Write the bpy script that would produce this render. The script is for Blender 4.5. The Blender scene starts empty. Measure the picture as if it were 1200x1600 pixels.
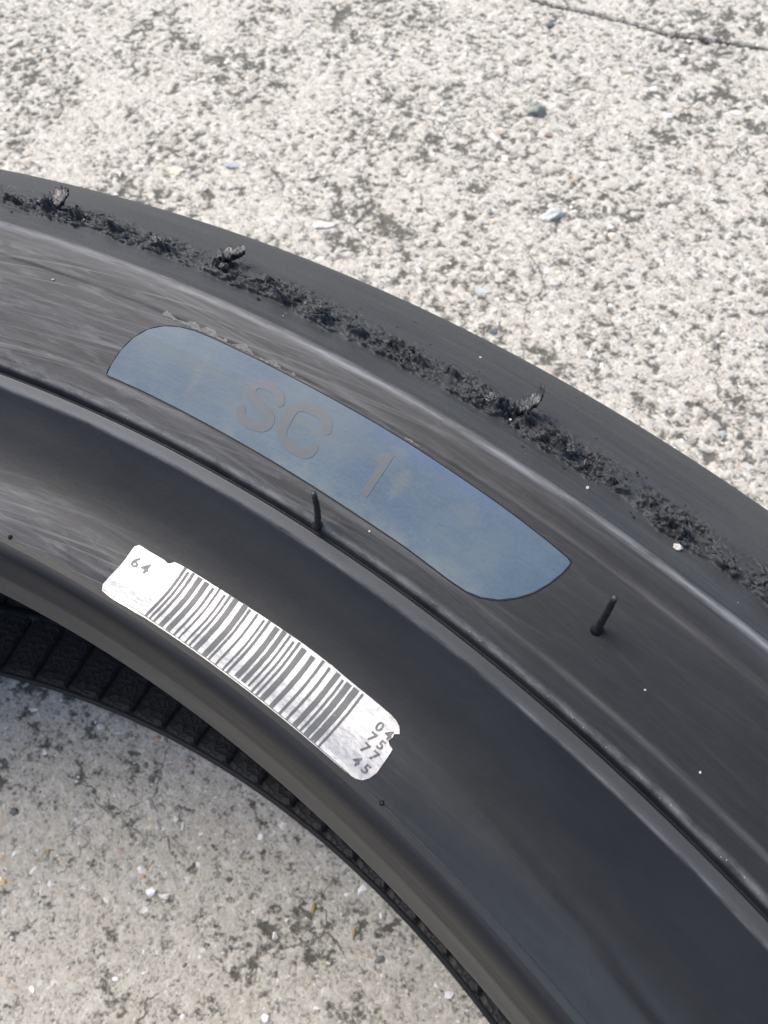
import bpy, bmesh, math, random
import numpy as np
from mathutils import Matrix, Vector
from mathutils.geometry import delaunay_2d_cdt
R = math.radians
random.seed(7)
sc = bpy.context.scene
COL = sc.collection

# ------------------------------------------------------------------ camera
cam = bpy.data.cameras.new('camera')
cam.sensor_fit = 'VERTICAL'; cam.sensor_height = 36; cam.sensor_width = 27
cam.lens = 1262.26 / 1600 * 36
cam.clip_start = 0.005; cam.clip_end = 200
cam.dof.use_dof = True; cam.dof.focus_distance = 0.098; cam.dof.aperture_fstop = 62
co = bpy.data.objects.new('camera', cam); COL.objects.link(co)
RM = [[0.7117, -0.6132, 0.3427], [0.7011, 0.6508, -0.2916], [-0.0442, 0.4478, 0.8931]]
m3 = Matrix(RM); m4 = m3.to_4x4(); m4.translation = Vector((0, 0.21628, 0.20747))
co.matrix_world = m4
sc.camera = co

# ------------------------------------------------------------------ light
SUN_AZ, SUN_EL = R(185), R(56)        # direction the light comes from (azimuth from +x)
w = bpy.data.worlds.new('World'); sc.world = w; w.use_nodes = True
wn = w.node_tree.nodes; wl = w.node_tree.links
bg = wn['Background']; sky = wn.new('ShaderNodeTexSky')
sky.sky_type = 'NISHITA'; sky.sun_disc = False
sky.sun_elevation = SUN_EL; sky.sun_rotation = R(90) - SUN_AZ
sky.air_density = 1.0; sky.dust_density = 3.4; sky.ozone_density = 0.8; sky.altitude = 0
wl.new(sky.outputs[0], bg.inputs[0]); bg.inputs[1].default_value = 0.13
sun = bpy.data.lights.new('sun', 'SUN'); sun.energy = 1.5; sun.angle = R(34); sun.color = (1, 0.955, 0.87)
so = bpy.data.objects.new('sun', sun); COL.objects.link(so)
sd = Vector((math.cos(SUN_EL) * math.cos(SUN_AZ), math.cos(SUN_EL) * math.sin(SUN_AZ), math.sin(SUN_EL)))
so.rotation_euler = sd.to_track_quat('Z', 'Y').to_euler()
sc.view_settings.view_transform = 'Standard'; sc.view_settings.look = 'None'
sc.view_settings.exposure = 1.22; sc.view_settings.gamma = 1
sc.cycles.max_bounces = 6

# ------------------------------------------------------------------ numpy noise
def _hash(i, j, k, s):
    h = (i * 374761393 + j * 668265263 + k * 1442695041 + s * 974711) & 0xffffffff
    h = ((h ^ (h >> 13)) * 1274126177) & 0xffffffff
    return h ^ (h >> 16)
def vnoise(x, y, z=None, s=0):
    if z is None: z = np.zeros_like(x)
    xi = np.floor(x).astype(np.int64); yi = np.floor(y).astype(np.int64); zi = np.floor(z).astype(np.int64)
    fx, fy, fz = x - xi, y - yi, z - zi
    u = fx * fx * fx * (fx * (fx * 6 - 15) + 10); v = fy * fy * fy * (fy * (fy * 6 - 15) + 10); ww = fz * fz * fz * (fz * (fz * 6 - 15) + 10)
    def g(a, b, c):
        h = _hash(xi + a, yi + b, zi + c, s)
        t = (h & 1023) / 1023 * 2 * np.pi; p = ((h >> 10) & 1023) / 1023 * 2 - 1; q = np.sqrt(1 - p * p)
        return np.cos(t) * q * (fx - a) + np.sin(t) * q * (fy - b) + p * (fz - c)
    def L(a, b, t): return a + (b - a) * t
    z0 = L(L(g(0,0,0), g(1,0,0), u), L(g(0,1,0), g(1,1,0), u), v)
    if not fz.any(): return z0 * 1.5
    z1 = L(L(g(0,0,1), g(1,0,1), u), L(g(0,1,1), g(1,1,1), u), v)
    return L(z0, z1, ww) * 1.5
def fbm(x, y, z=None, o=4, s=0, g=.5):
    r = 0; a = 1; t = 0
    for i in range(o):
        f = 2.03 ** i
        r = r + a * vnoise(x * f, y * f, None if z is None else z * f, s + i * 17); t += a; a *= g
    return r / t
def worley(x, y, s=0):
    xi = np.floor(x).astype(np.int64); yi = np.floor(y).astype(np.int64)
    best = np.full(x.shape, 9.0); idv = np.zeros(x.shape)
    for a in (-1, 0, 1):
        for b in (-1, 0, 1):
            h = _hash(xi + a, yi + b, 0 * xi, s)
            px = xi + a + (h & 1023) / 1023; py = yi + b + ((h >> 10) & 1023) / 1023
            d = (px - x) ** 2 + (py - y) ** 2
            m = d < best; best = np.where(m, d, best); idv = np.where(m, ((h >> 20) & 1023) / 1023, idv)
    return np.sqrt(best), idv
def sstep(a, b, x):
    t = np.clip((x - a) / (b - a), 0, 1); return t * t * (3 - 2 * t)

# ------------------------------------------------------------------ object helpers
def link(name, me, mat=None, parent=None, smooth=True):
    if mat: me.materials.append(mat)
    if smooth: me.polygons.foreach_set('use_smooth', [True] * len(me.polygons))
    o = bpy.data.objects.new(name, me); COL.objects.link(o)
    if parent: o.parent = parent
    return o
def mesh(verts, faces, name='m'):
    me = bpy.data.meshes.new(name)
    me.from_pydata([tuple(v) for v in verts], [], faces); me.update(); return me
def grid_mesh(V, uv=None, close=False, name='m'):
    """V: (n, m, 3) grid -> quads."""
    n, m = V.shape[:2]
    me = bpy.data.meshes.new(name)
    idx = np.arange(n * m).reshape(n, m)
    if close: idx = np.vstack([idx, idx[:1]])
    f = np.stack([idx[:-1, :-1], idx[:-1, 1:], idx[1:, 1:], idx[1:, :-1]], -1).reshape(-1, 4)
    me.vertices.add(n * m); me.vertices.foreach_set('co', V.reshape(-1).astype(np.float32))
    me.loops.add(f.size); me.loops.foreach_set('vertex_index', f.reshape(-1).astype(np.int32))
    me.polygons.add(len(f)); me.polygons.foreach_set('loop_start', np.arange(0, f.size, 4, dtype=np.int32))
    me.update(calc_edges=True)
    if uv is not None:
        if close: uv = np.vstack([uv, uv[:1] + np.array([2 * np.pi * .25, 0])])
        mm = uv.shape[1]; k = np.arange(uv.shape[0] * mm).reshape(uv.shape[0], mm)
        fk = np.stack([k[:-1, :-1], k[:-1, 1:], k[1:, 1:], k[1:, :-1]], -1).reshape(-1)
        l = me.uv_layers.new(name='UVMap'); l.data.foreach_set('uv', uv.reshape(-1, 2)[fk].reshape(-1).astype(np.float32))
    return me
def prop(o, label=None, cat=None, group=None, kind=None):
    if label: o['label'] = label
    if cat: o['category'] = cat
    if group: o['group'] = group
    if kind: o['kind'] = kind
    return o

# ------------------------------------------------------------------ materials
class N:
    def __init__(s, name):
        s.m = bpy.data.materials.new(name); s.m.use_nodes = True
        s.t = s.m.node_tree; s.b = s.t.nodes['Principled BSDF']
    def n(s, typ, ins=None, **kw):
        x = s.t.nodes.new(typ)
        for k, v in kw.items(): setattr(x, k, v)
        for k, v in (ins or {}).items(): s.set(x.inputs[k], v)
        return x
    def set(s, inp, v):
        if isinstance(v, bpy.types.NodeSocket): s.t.links.new(v, inp)
        else: inp.default_value = v
    def vec(s, kind='object', scale=(1, 1, 1), rot=(0, 0, 0), loc=(0, 0, 0)):
        if kind == 'uv': c = s.n('ShaderNodeUVMap').outputs[0]
        else: c = s.n('ShaderNodeTexCoord').outputs['Object']
        return s.n('ShaderNodeMapping', {'Vector': c, 'Scale': scale, 'Rotation': rot, 'Location': loc}).outputs[0]
    def noise(s, v, scale, detail=4, rough=.5, dist=0, col=False):
        x = s.n('ShaderNodeTexNoise', {'Vector': v, 'Scale': scale, 'Detail': detail, 'Roughness': rough, 'Distortion': dist})
        return x.outputs[1 if col else 0]
    def ramp(s, f, stops, interp='LINEAR'):
        r = s.n('ShaderNodeValToRGB', {'Fac': f}); e = r.color_ramp.elements; r.color_ramp.interpolation = interp
        while len(e) < len(stops): e.new(.5)
        for i, (p, c) in enumerate(stops):
            e[i].position = p; e[i].color = (c, c, c, 1) if isinstance(c, (int, float)) else (*c, 1)
        return r.outputs[0]
    def math(s, op, a, b=0, c=0):
        x = s.n('ShaderNodeMath', operation=op); s.set(x.inputs[0], a); s.set(x.inputs[1], b); s.set(x.inputs[2], c); return x.outputs[0]
    def mix(s, f, a, b, mode='MIX'):
        x = s.n('ShaderNodeMix', data_type='RGBA', blend_type=mode); s.set(x.inputs[0], f)
        for i, v in ((6, a), (7, b)): s.set(x.inputs[i], (*v, 1) if isinstance(v, tuple) and len(v) == 3 else v)
        return x.outputs[2]
    def mr(s, v, a, b, c=0, d=1):
        return s.n('ShaderNodeMapRange', {0: v, 1: a, 2: b, 3: c, 4: d}).outputs[0]
    def bump(s, h, dist, strength=1, prev=None):
        x = s.n('ShaderNodeBump', {'Height': h, 'Distance': dist, 'Strength': strength})
        if prev is not None: s.set(x.inputs['Normal'], prev)
        return x.outputs[0]
    def out(s, col, rough=.5, normal=None, **kw):
        s.set(s.b.inputs['Base Color'], (*col, 1) if isinstance(col, tuple) else col)
        s.set(s.b.inputs['Roughness'], rough)
        if normal is not None: s.set(s.b.inputs['Normal'], normal)
        for k, v in kw.items(): s.set(s.b.inputs[k.replace('_', ' ')], v)
        return s.m

def m_sidewall():
    a = N('sidewall_rubber')
    u = a.n('ShaderNodeSeparateXYZ', {0: a.n('ShaderNodeUVMap').outputs[0]})
    U, V = u.outputs[0], u.outputs[1]           # u: metres round the tyre, v: radius in metres
    # handling scuffs: long streaks that run slightly across the circumference
    st = a.noise(a.vec('uv', (38, 700, 1), (0, 0, R(0.6))), 1, 8, .72, .35)
    st2 = a.noise(a.vec('uv', (45, 1300, 1), (0, 0, R(-7))), 1, 5, .6, .4)
    st3 = a.noise(a.vec('uv', (55, 420, 1), (0, 0, R(-11))), 1, 7, .7, 1.2)
    patch = a.noise(a.vec('uv', (30, 90, 1)), 1, 5, .6)
    scuff_sheen = a.mr(U, .402, .465, .06, 1)      # u = theta*.25 ; left end more rubbed, its brighter reflection painted in too
    panel = a.math('MULTIPLY', a.mr(V, .2395, .242, .0, 1), a.mr(V, .2592, .2584, 0, 1))
    low = a.math('MULTIPLY', a.mr(V, .2212, .2216, 0, 1), a.mr(V, .2300, .2262, 0, 1))
    zone = a.math('MULTIPLY', scuff_sheen, a.math('MAXIMUM', panel, a.math('MULTIPLY', low, 1.0)))
    f = a.math('MULTIPLY', a.ramp(a.math('ADD', a.math('MULTIPLY', st, .55), a.math('MULTIPLY', st3, .45)), [(.47, 0), (.58, 1)]), zone)
    f2 = a.math('MULTIPLY', a.ramp(st2, [(.5, 0), (.75, 1)]), zone)
    base = a.mix(a.ramp(patch, [(.35, 0), (.7, 1)]), (.008, .009, .0105), (.0135, .015, .017))
    c = a.mix(a.math('MULTIPLY', zone, .30), base, (.036, .038, .042))
    c = a.mix(a.math('MULTIPLY', f, .45), c, (.080, .085, .092))
    c = a.mix(a.math('MULTIPLY', f2, .45), c, (.120, .126, .134))
    sc3 = a.noise(a.vec('uv', (120, 700, 1), (0, 0, R(-24))), 1, 7, .7, .6)
    c = a.mix(a.math('MULTIPLY', a.math('MULTIPLY', a.ramp(sc3, [(.52, 0), (.66, 1)]), zone), .45), c, (.13, .135, .142))
    arc = a.math('ADD', a.math('MULTIPLY', U, .115), a.math('MULTIPLY', a.noise(a.vec('uv', (9, 20, 1)), 1, 2), .006))
    fan = a.n('ShaderNodeCombineXYZ', {0: a.math('MULTIPLY', U, 24), 1: a.math('MULTIPLY', a.math('ADD', V, arc), 2100)}).outputs[0]
    fan = a.ramp(a.noise(fan, 1, 5, .62), [(.55, 0), (.63, 1)])
    c = a.mix(a.math('MULTIPLY', a.math('MULTIPLY', fan, zone), .40), c, (.14, .145, .15))
    fan2 = a.n('ShaderNodeCombineXYZ', {0: a.math('MULTIPLY', U, 16), 1: a.math('MULTIPLY', a.math('SUBTRACT', V, a.math('MULTIPLY', arc, .8)), 1300)}).outputs[0]
    c = a.mix(a.math('MULTIPLY', a.math('MULTIPLY', a.ramp(a.noise(fan2, 1, 5, .6), [(.56, 0), (.66, 1)]), zone), .36), c, (.12, .125, .13))
    dk = a.math('MULTIPLY', a.ramp(a.noise(a.vec('uv', (11, 300, 1), (0, 0, R(-8))), 1, 6, .6, .8), [(.50, 0), (.60, 1)]), zone)
    c = a.mix(a.math('MULTIPLY', dk, .55), c, (.030, .030, .034))
    # rubbed pale line along the shoulder edge; painted highlights on groove lip and step
    def line(c, pos, wd, amt, col=(.15, .155, .165), sc_=60):
        d = a.math('ABSOLUTE', a.math('SUBTRACT', V, a.math('ADD', pos, a.math('MULTIPLY', a.math('SUBTRACT', a.noise(a.vec('uv', (25, 1, 1)), 1, 3), .5), wd * .8))))
        k = a.math('MULTIPLY', a.mr(d, wd, 0), a.ramp(a.noise(a.vec('uv', (sc_, 900, 1)), 1, 7, .7), [(.36, .1), (.62, 1)]))
        return a.mix(a.math('MULTIPLY', k, amt), c, col)
    c = line(c, .2582, .0006, .75, (.20, .21, .225), 90)
    c = line(c, .2572, .0010, .18, (.12, .125, .13), 35)
    c = line(c, .2409, .0006, .6, (.15, .15, .155), 300)
    c = line(c, .2386, .0005, .8, (.17, .173, .18), 120)
    c = a.mix(a.math('MULTIPLY', a.math('MULTIPLY', a.mr(V, .2384, .2386), a.mr(V, .2400, .2398)), .85), c, a.mix(scuff_sheen, (.034, .035, .038), (.088, .091, .096)))
    c = line(c, .2548, .0007, .35, (.11, .105, .10))
    c = line(c, .2436, .0005, .5, (.10, .10, .10))
    dev = a.math('MULTIPLY', a.math('SUBTRACT', a.noise(a.vec('uv', (38, 1, 1)), 1, 4, .6), .5), .004)
    ctr_ = a.math('ADD', a.mr(U, .365, .408, .2262, .2300), dev)
    wipe = a.math('MULTIPLY', a.mr(a.math('ABSOLUTE', a.math('SUBTRACT', V, ctr_)), .0011, .0003), a.mr(U, .410, .398))
    wipe = a.math('MULTIPLY', wipe, a.ramp(a.noise(a.vec('uv', (60, 500, 1)), 1, 5, .6), [(.3, .3), (.6, 1)]))
    c = a.mix(a.math('MULTIPLY', wipe, .32), c, (.004, .0045, .006))
    sky_sheen = a.math('MULTIPLY', a.mr(V, .2300, .2240), a.mr(U, .415, .375))  # bluish sky reflection near the bead, painted into the colour at the right end
    c = a.mix(a.math('MULTIPLY', a.math('MULTIPLY', sky_sheen, a.math('SUBTRACT', 1, wipe)), .5), c, (.030, .036, .041))
    rg = a.mr(a.math('ADD', a.math('MULTIPLY', f, .2), a.math('MULTIPLY', patch, .6)), 0, 1, .38, .66)
    fine = a.noise(a.vec('uv', (3500, 9000, 1)), 1, 3, .6)
    h = a.math('ADD', a.math('MULTIPLY', fine, .7), a.math('MULTIPLY', a.noise(a.vec('uv', (700, 2200, 1)), 1, 6, .7), 1.0))
    nb = a.bump(h, .000022, .7)
    nb = a.bump(a.noise(a.vec('uv', (90, 130, 1)), 1, 4), .00030, .5, nb)
    return a.out(c, rg, nb, Specular_IOR_Level=.17)
def m_tread():
    a = N('tread_rubber')
    st = a.noise(a.vec('uv', (60, 1100, 1), (0, 0, R(4))), 1, 6, .6, .3)
    p = a.noise(a.vec('uv', (90, 160, 1)), 1, 5, .6)
    c = a.mix(a.ramp(st, [(.35, 0), (.7, 1)]), (.019, .0205, .022), (.034, .036, .039))
    c = a.mix(a.math('MULTIPLY', a.ramp(p, [(.5, 0), (.75, 1)]), .4), c, (.046, .045, .042))
    fn = a.noise(a.vec('uv', (1800, 3200, 1)), 1, 6, .65)
    h = a.math('ADD', a.math('MULTIPLY', fn, .8), a.math('MULTIPLY', a.noise(a.vec('uv', (250, 2300, 1)), 1, 5, .6), .8))
    return a.out(c, a.mr(fn, .3, .7, .52, .72), a.bump(h, .00009, .9), Specular_IOR_Level=.35)
def m_torn():
    a = N('torn_rubber')
    fn = a.noise(a.vec(), 1500, 6, .7)
    c = a.mix(a.ramp(fn, [(.35, 0), (.7, 1)]), (.006, .0065, .0075), (.022, .023, .025))
    return a.out(c, a.mr(a.noise(a.vec(), 700, 4, .6), .35, .65, .28, .62), a.bump(fn, .00012, .8))
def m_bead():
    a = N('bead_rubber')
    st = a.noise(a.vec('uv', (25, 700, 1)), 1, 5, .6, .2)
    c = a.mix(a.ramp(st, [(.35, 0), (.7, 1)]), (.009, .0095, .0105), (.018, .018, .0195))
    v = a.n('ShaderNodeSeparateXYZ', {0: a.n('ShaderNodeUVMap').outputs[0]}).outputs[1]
    dust = a.math('MULTIPLY', a.mr(v, .0074, .0082), a.ramp(a.noise(a.vec('uv', (40, 500, 1)), 1, 5, .6), [(.25, .5), (.7, 1)]))  # warm ground light painted onto the inner bead face, no real dust
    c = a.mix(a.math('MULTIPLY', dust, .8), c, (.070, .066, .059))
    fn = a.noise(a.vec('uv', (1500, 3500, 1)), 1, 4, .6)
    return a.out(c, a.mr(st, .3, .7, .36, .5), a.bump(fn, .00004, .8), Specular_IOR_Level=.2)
def m_liner():
    a = N('liner_rubber')
    c = a.mix(a.noise(a.vec(), 400, 5, .6), (.006, .0065, .007), (.018, .018, .019))
    d = a.n('ShaderNodeTexVoronoi', {'Vector': a.mix(.0022, a.vec(), a.noise(a.vec(), 420, 4, .6, 0, True)), 'Scale': 560.0}, feature='DISTANCE_TO_EDGE').outputs[0]
    nb = a.bump(a.ramp(d, [(.0, 1), (.10, .25), (.3, 0)]), .00022, .9)
    nb = a.bump(a.noise(a.vec(), 2600, 3, .6), .00007, .7, nb)
    return a.out(c, .62, nb)
def m_blue():
    a = N('blue_marking')
    st = a.noise(a.vec('uv', (22, 420, 1), (0, 0, R(5))), 1, 5, .6, .4)
    pt = a.noise(a.vec('uv', (60, 60, 1)), 1, 6, .65)
    u = a.n('ShaderNodeSeparateXYZ', {0: a.n('ShaderNodeUVMap').outputs[0]})
    c = a.mix(a.ramp(pt, [(.34, 0), (.66, 1)]), (.013, .041, .078), (.032, .063, .094))
    wear = a.math('MULTIPLY', a.ramp(a.math('ADD', a.math('MULTIPLY', st, .6), a.math('MULTIPLY', pt, .4)), [(.46, 0), (.66, 1)]), a.mr(u.outputs[0], .39, .46, .25, .8))
    c = a.mix(a.math('MULTIPLY', wear, 1.15), c, (.080, .094, .094))
    deep = a.math('MULTIPLY', a.math('MULTIPLY', a.mr(u.outputs[1], .2515, .2536), a.mr(a.math('ABSOLUTE', a.math('SUBTRACT', u.outputs[0], .4235)), .016, .004)), a.ramp(st, [(.35, .2), (.6, 1)]))
    c = a.mix(a.math('MULTIPLY', deep, .6), c, (.022, .058, .145))
    edge = a.math('MULTIPLY', a.mr(u.outputs[1], .2462, .2440), a.ramp(a.noise(a.vec('uv', (200, 300, 1)), 1, 5, .65), [(.45, 0), (.62, 1)]))
    c = a.mix(a.math('MULTIPLY', edge, .35), c, (.13, .14, .12))
    for (gu, gv, su, sv, am) in ((104.6, 248.6, .0008, .0032, .45), (97.6, 249.5, .0012, .0020, .5), (98.1, 252.6, .0012, .0006, .45), (100.2, 245.4, .0004, .0010, .5), (95.6, 250.6, .0022, .0014, .25)):
        gd = a.math('ADD', a.math('ABSOLUTE', a.math('MULTIPLY', a.math('SUBTRACT', u.outputs[0], math.radians(gu) * .25), 1 / su)), a.math('ABSOLUTE', a.math('MULTIPLY', a.math('SUBTRACT', u.outputs[1], gv / 1000), 1 / sv)))
        gd = a.math('ADD', gd, a.math('MULTIPLY', a.math('SUBTRACT', a.noise(a.vec('uv', (600, 600, 1)), 1, 4, .6), .5), 1.6))
        c = a.mix(a.math('MULTIPLY', a.mr(gd, 1.4, .5), am), c, (.072, .083, .080))
    fl = a.noise(a.vec('uv', (900, 900, 1)), 1, 4, .75)
    c = a.mix(a.math('MULTIPLY', a.ramp(fl, [(.66, 0), (.74, 1)]), .55), c, (.04, .045, .055))
    c = a.mix(a.math('MULTIPLY', a.ramp(a.noise(a.vec('uv', (2200, 2200, 1)), 1, 3, .6), [(.3, 0), (.8, 1)]), .22), c, (.088, .118, .138))
    nb = a.bump(a.noise(a.vec('uv', (900, 2600, 1)), 1, 5, .6), .00003, .8)
    return a.out(c, a.mr(st, .3, .7, .48, .62), nb, Specular_IOR_Level=.38)
def m_grey():
    a = N('grey_lettering')
    n_ = a.noise(a.vec('uv', (700, 700, 1)), 1, 5, .7)
    return a.out(a.mix(n_, (.020, .030, .043), (.044, .054, .067)), .55, a.bump(n_, .00003, .7))
def m_foil():
    a = N('foil_label')
    n1 = a.noise(a.vec('uv', (900, 2200, 1), (0, 0, R(20))), 1, 6, .75, .5)
    n2 = a.noise(a.vec('uv', (2600, 2600, 1)), 1, 3, .7)
    c = a.mix(a.ramp(n1, [(.36, 0), (.56, 1)]), (.24, .24, .24), (.36, .36, .355))
    c = a.mix(a.math('MULTIPLY', a.ramp(n2, [(.66, 0), (.72, 1)]), .8), c, (.12, .12, .12))
    u = a.n('ShaderNodeSeparateXYZ', {0: a.n('ShaderNodeUVMap').outputs[0]}).outputs[0]
    tan = a.math('MULTIPLY', a.mr(u, .4125, .4085), a.ramp(a.noise(a.vec('uv', (500, 500, 1)), 1, 4, .6), [(.45, 0), (.65, 1)]))
    c = a.mix(a.math('MULTIPLY', tan, .5), c, (.55, .50, .42))
    return a.out(c, a.mr(n1, .3, .7, .46, .36), a.bump(n1, .00006, .9), Metallic=.6)
def m_print():
    a = N('dark_print')
    n_ = a.noise(a.vec('uv', (1500, 1500, 1)), 1, 5, .7)
    c = a.mix(a.ramp(n_, [(.60, 0), (.74, 1)]), (.060, .062, .064), (.20, .20, .20))
    return a.out(c, .5, a.bump(n_, .00003, .6))
def m_digit():
    a = N('digit_print')
    n_ = a.noise(a.vec('uv', (1500, 1500, 1)), 1, 5, .7)
    return a.out(a.mix(a.ramp(n_, [(.5, 0), (.75, 1)]), (.06, .06, .065), (.2, .2, .2)), .5)
def m_simple(name, c1, c2, scale, rough=.6, bd=.0001):
    a = N(name); n_ = a.noise(a.vec(), scale, 5, .65)
    return a.out(a.mix(a.ramp(n_, [(.3, 0), (.7, 1)]), c1, c2), rough, a.bump(n_, bd, .8))
def m_concrete():
    a = N('worn_concrete')
    P = a.vec()
    at = lambda k: a.n('ShaderNodeAttribute', attribute_name=k).outputs[2]
    hgt, gr, ck = at('relief'), at('grime'), at('crack')
    warp = a.mix(.0016, P, a.noise(P, 420, 4, .6, 0, True))
    n1 = a.noise(P, 330, 7, .70)
    n2 = a.noise(P, 1150, 5, .70)
    n3 = a.noise(P, 70, 5, .6)
    base = a.mix(a.ramp(n2, [(.30, 0), (.68, 1)]), (.322, .304, .266), (.68, .648, .578))
    base = a.mix(a.ramp(n3, [(.35, 0), (.68, .6)]), base, (.44, .415, .35))
    base = a.mix(a.math('MULTIPLY', a.ramp(n1, [(.50, 0), (.66, 1)]), .55), base, (.78, .745, .68))
    # aggregate grains, a few of them tinted
    for scl, th, am, pal in ((430, .36, .7, [(0, (.55, .54, .52)), (.2, (.30, .30, .28)), (.36, (.62, .56, .46)), (.5, (.30, .33, .33)), (.64, (.47, .36, .28)), (.76, (.75, .74, .72)), (.9, (.22, .23, .22))]),
                             (1100, .38, .7, [(0, (.62, .60, .56)), (.25, (.24, .24, .22)), (.4, (.70, .66, .58)), (.55, (.36, .38, .38)), (.7, (.52, .42, .34)), (.8, (.82, .81, .79)), (.93, (.14, .15, .14))])):
        vo = a.n('ShaderNodeTexVoronoi', {'Vector': warp, 'Scale': float(scl)})
        sp = a.n('ShaderNodeSeparateXYZ', {0: vo.outputs[1]})
        g = a.math('MULTIPLY', a.mr(vo.outputs[0], th, th * .75), a.math('GREATER_THAN', sp.outputs[0], .62))
        base = a.mix(a.math('MULTIPLY', g, am), base, a.ramp(sp.outputs[1], pal, 'CONSTANT'))
    # dark weathering held in the pits and pores
    k = a.math('ADD', a.math('ADD', a.math('MULTIPLY', gr, 1.0), a.math('MULTIPLY', a.math('SUBTRACT', n1, .5), -2.3)),
               a.math('ADD', a.math('MULTIPLY', hgt, -1.0), a.math('MULTIPLY', a.math('SUBTRACT', n2, .5), -2.2)))
    gm = a.mr(k, .24, .86)
    base = a.mix(a.math('MULTIPLY', gm, .92), base, a.mix(n2, (.032, .032, .027), (.15, .147, .125)))
    # hairline cracks
    wc = a.mix(.012, P, a.noise(P, 60, 5, .7, 0, True))
    de = a.n('ShaderNodeTexVoronoi', {'Vector': wc, 'Scale': 38.0}, feature='DISTANCE_TO_EDGE').outputs[0]
    hair = a.math('MULTIPLY', a.mr(de, .012, .004), a.ramp(a.noise(P, 35, 3), [(.52, 0), (.60, 1)]))
    base = a.mix(a.math('MULTIPLY', hair, .75), base, (.10, .095, .085))
    base = a.mix(a.mr(ck, .1, .7), base, (.03, .028, .025))
    nb = a.bump(n1, .0014, 1.0)
    nb = a.bump(n2, .00055, .9, nb)
    nb = a.bump(hair, -.0005, .8, nb)
    return a.out(base, .85, nb, Specular_IOR_Level=.25)

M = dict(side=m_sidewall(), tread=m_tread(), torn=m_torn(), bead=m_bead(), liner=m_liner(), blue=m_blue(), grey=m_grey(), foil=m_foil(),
         prt=m_print(), digit=m_digit(), concrete=m_concrete(),
         pin=m_simple('spew_rubber', (.010, .010, .011), (.022, .022, .023), 1500, .38),
         residue=m_simple('chalky_residue', (.08, .08, .08), (.15, .148, .142), 1800, .8),
         dust=m_simple('pale_dust', (.26, .25, .23), (.50, .48, .44), 2500, .8))

# ------------------------------------------------------------------ ground
def patch_axis(lo, hi, step, far):
    a = list(np.arange(lo, hi + step / 2, step)); s = step; x = hi; up = []
    while x < far: s *= 1.22; x += s; up.append(x)
    s = step; x = lo; dn = []
    while x > -far: s *= 1.22; x -= s; dn.append(x)
    return np.array(dn[::-1] + a + up)
CRACK = [(-.245, .486), (-.228, .4905), (-.2116, .4947), (-.2027, .4965), (-.194, .4983), (-.1789, .5044), (-.1661, .5087), (-.1583, .511), (-.1451, .5142), (-.1341, .52), (-.1234, .526), (-.1124, .5313), (-.0989, .5368), (-.075, .545), (-.05, .551), (0, .565), (.08, .60)]
GX = patch_axis(-.385, .045, .00072, 30); GY = patch_axis(.13, .565, .00072, 30)
def relief(X, Y):
    wx = X + .0022 * fbm(X * 170, Y * 170, o=3, s=5); wy = Y + .0022 * fbm(X * 170, Y * 170, o=3, s=9)
    outer = sstep(.25, .32, np.hypot(X, Y))
    calm = .55 + .75 * sstep(-.25, .3, fbm(X * 34 + 8, Y * 34, o=3, s=97))
    big = fbm(X * 30, Y * 30, o=3, s=21)
    a_ = fbm(wx * 330, wy * 330, o=5, s=31, g=.68)
    rdg = np.abs(fbm(wx * 190 + 9, wy * 190, o=3, s=35, g=.6))
    blob = fbm(wx * 120 + 3.1, wy * 120 + 1.7, o=4, s=43, g=.6)
    clus = fbm(X * 19 + 3.7, Y * 19, o=3, s=41, g=.55)
    b = blob * .95 + clus * .58 + .02 * outer
    pit = sstep(.20, .40, b)
    h = (a_ * (1.0 + .9 * outer) + (rdg - .15) * (.5 + .7 * outer)) * calm + .25 * big
    fine = sstep(.06, .38, fbm(wx * 420 + 2.2, wy * 420, o=4, s=83, g=.6) + .55 * b)
    g = sstep(.0, .55, b) * .52 + .60 * fine + .15 * outer * calm + .05
    return h, g, pit * .7
def ground_z(x, y):
    h, g, p = relief(np.array([x]), np.array([y])); return float(h[0] - p[0]) * .00062
def build_ground():
    X, Y = np.meshgrid(GX, GY, indexing='ij')
    h, g, p = relief(X, Y)
    near = ((X > -.6) & (X < .3) & (Y > -.2) & (Y < .8))
    d = np.full(X.shape, 9.0)
    wob = .0007 * fbm(X * 260, Y * 260, o=3, s=77)
    for (x0, y0), (x1, y1) in zip(CRACK[:-1], CRACK[1:]):
        L2 = (x1 - x0) ** 2 + (y1 - y0) ** 2
        t = np.clip(((X - x0) * (x1 - x0) + (Y - y0) * (y1 - y0)) / L2, 0, 1)
        d = np.minimum(d, np.hypot(X - x0 - t * (x1 - x0), Y - y0 - t * (y1 - y0)))
    d = d + wob
    ck = 1 - sstep(.0005, .0014, d)
    Z = (h - p) * .00062 * near - ck * .0025
    me = grid_mesh(np.stack([X, Y, Z], -1), name='ground')
    for k, v in (('relief', h), ('grime', g), ('crack', ck)):
        at = me.attributes.new(k, 'FLOAT', 'POINT'); at.data.foreach_set('value', v.reshape(-1).astype(np.float32))
    o = link('concrete_ground', me, M['concrete'])
    if me.polygons[0].normal.z < 0: me.flip_normals()
    return prop(o, 'rough weathered pale concrete ground with dark pits and a crack', kind='structure')
build_ground()

# ------------------------------------------------------------------ tyre
tyre = bpy.data.objects.new('racing_tyre', None); tyre.empty_display_size = .05; COL.objects.link(tyre)
prop(tyre, 'worn black slick racing tyre lying flat on the concrete with blue marking and barcode', 'tyre')

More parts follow.
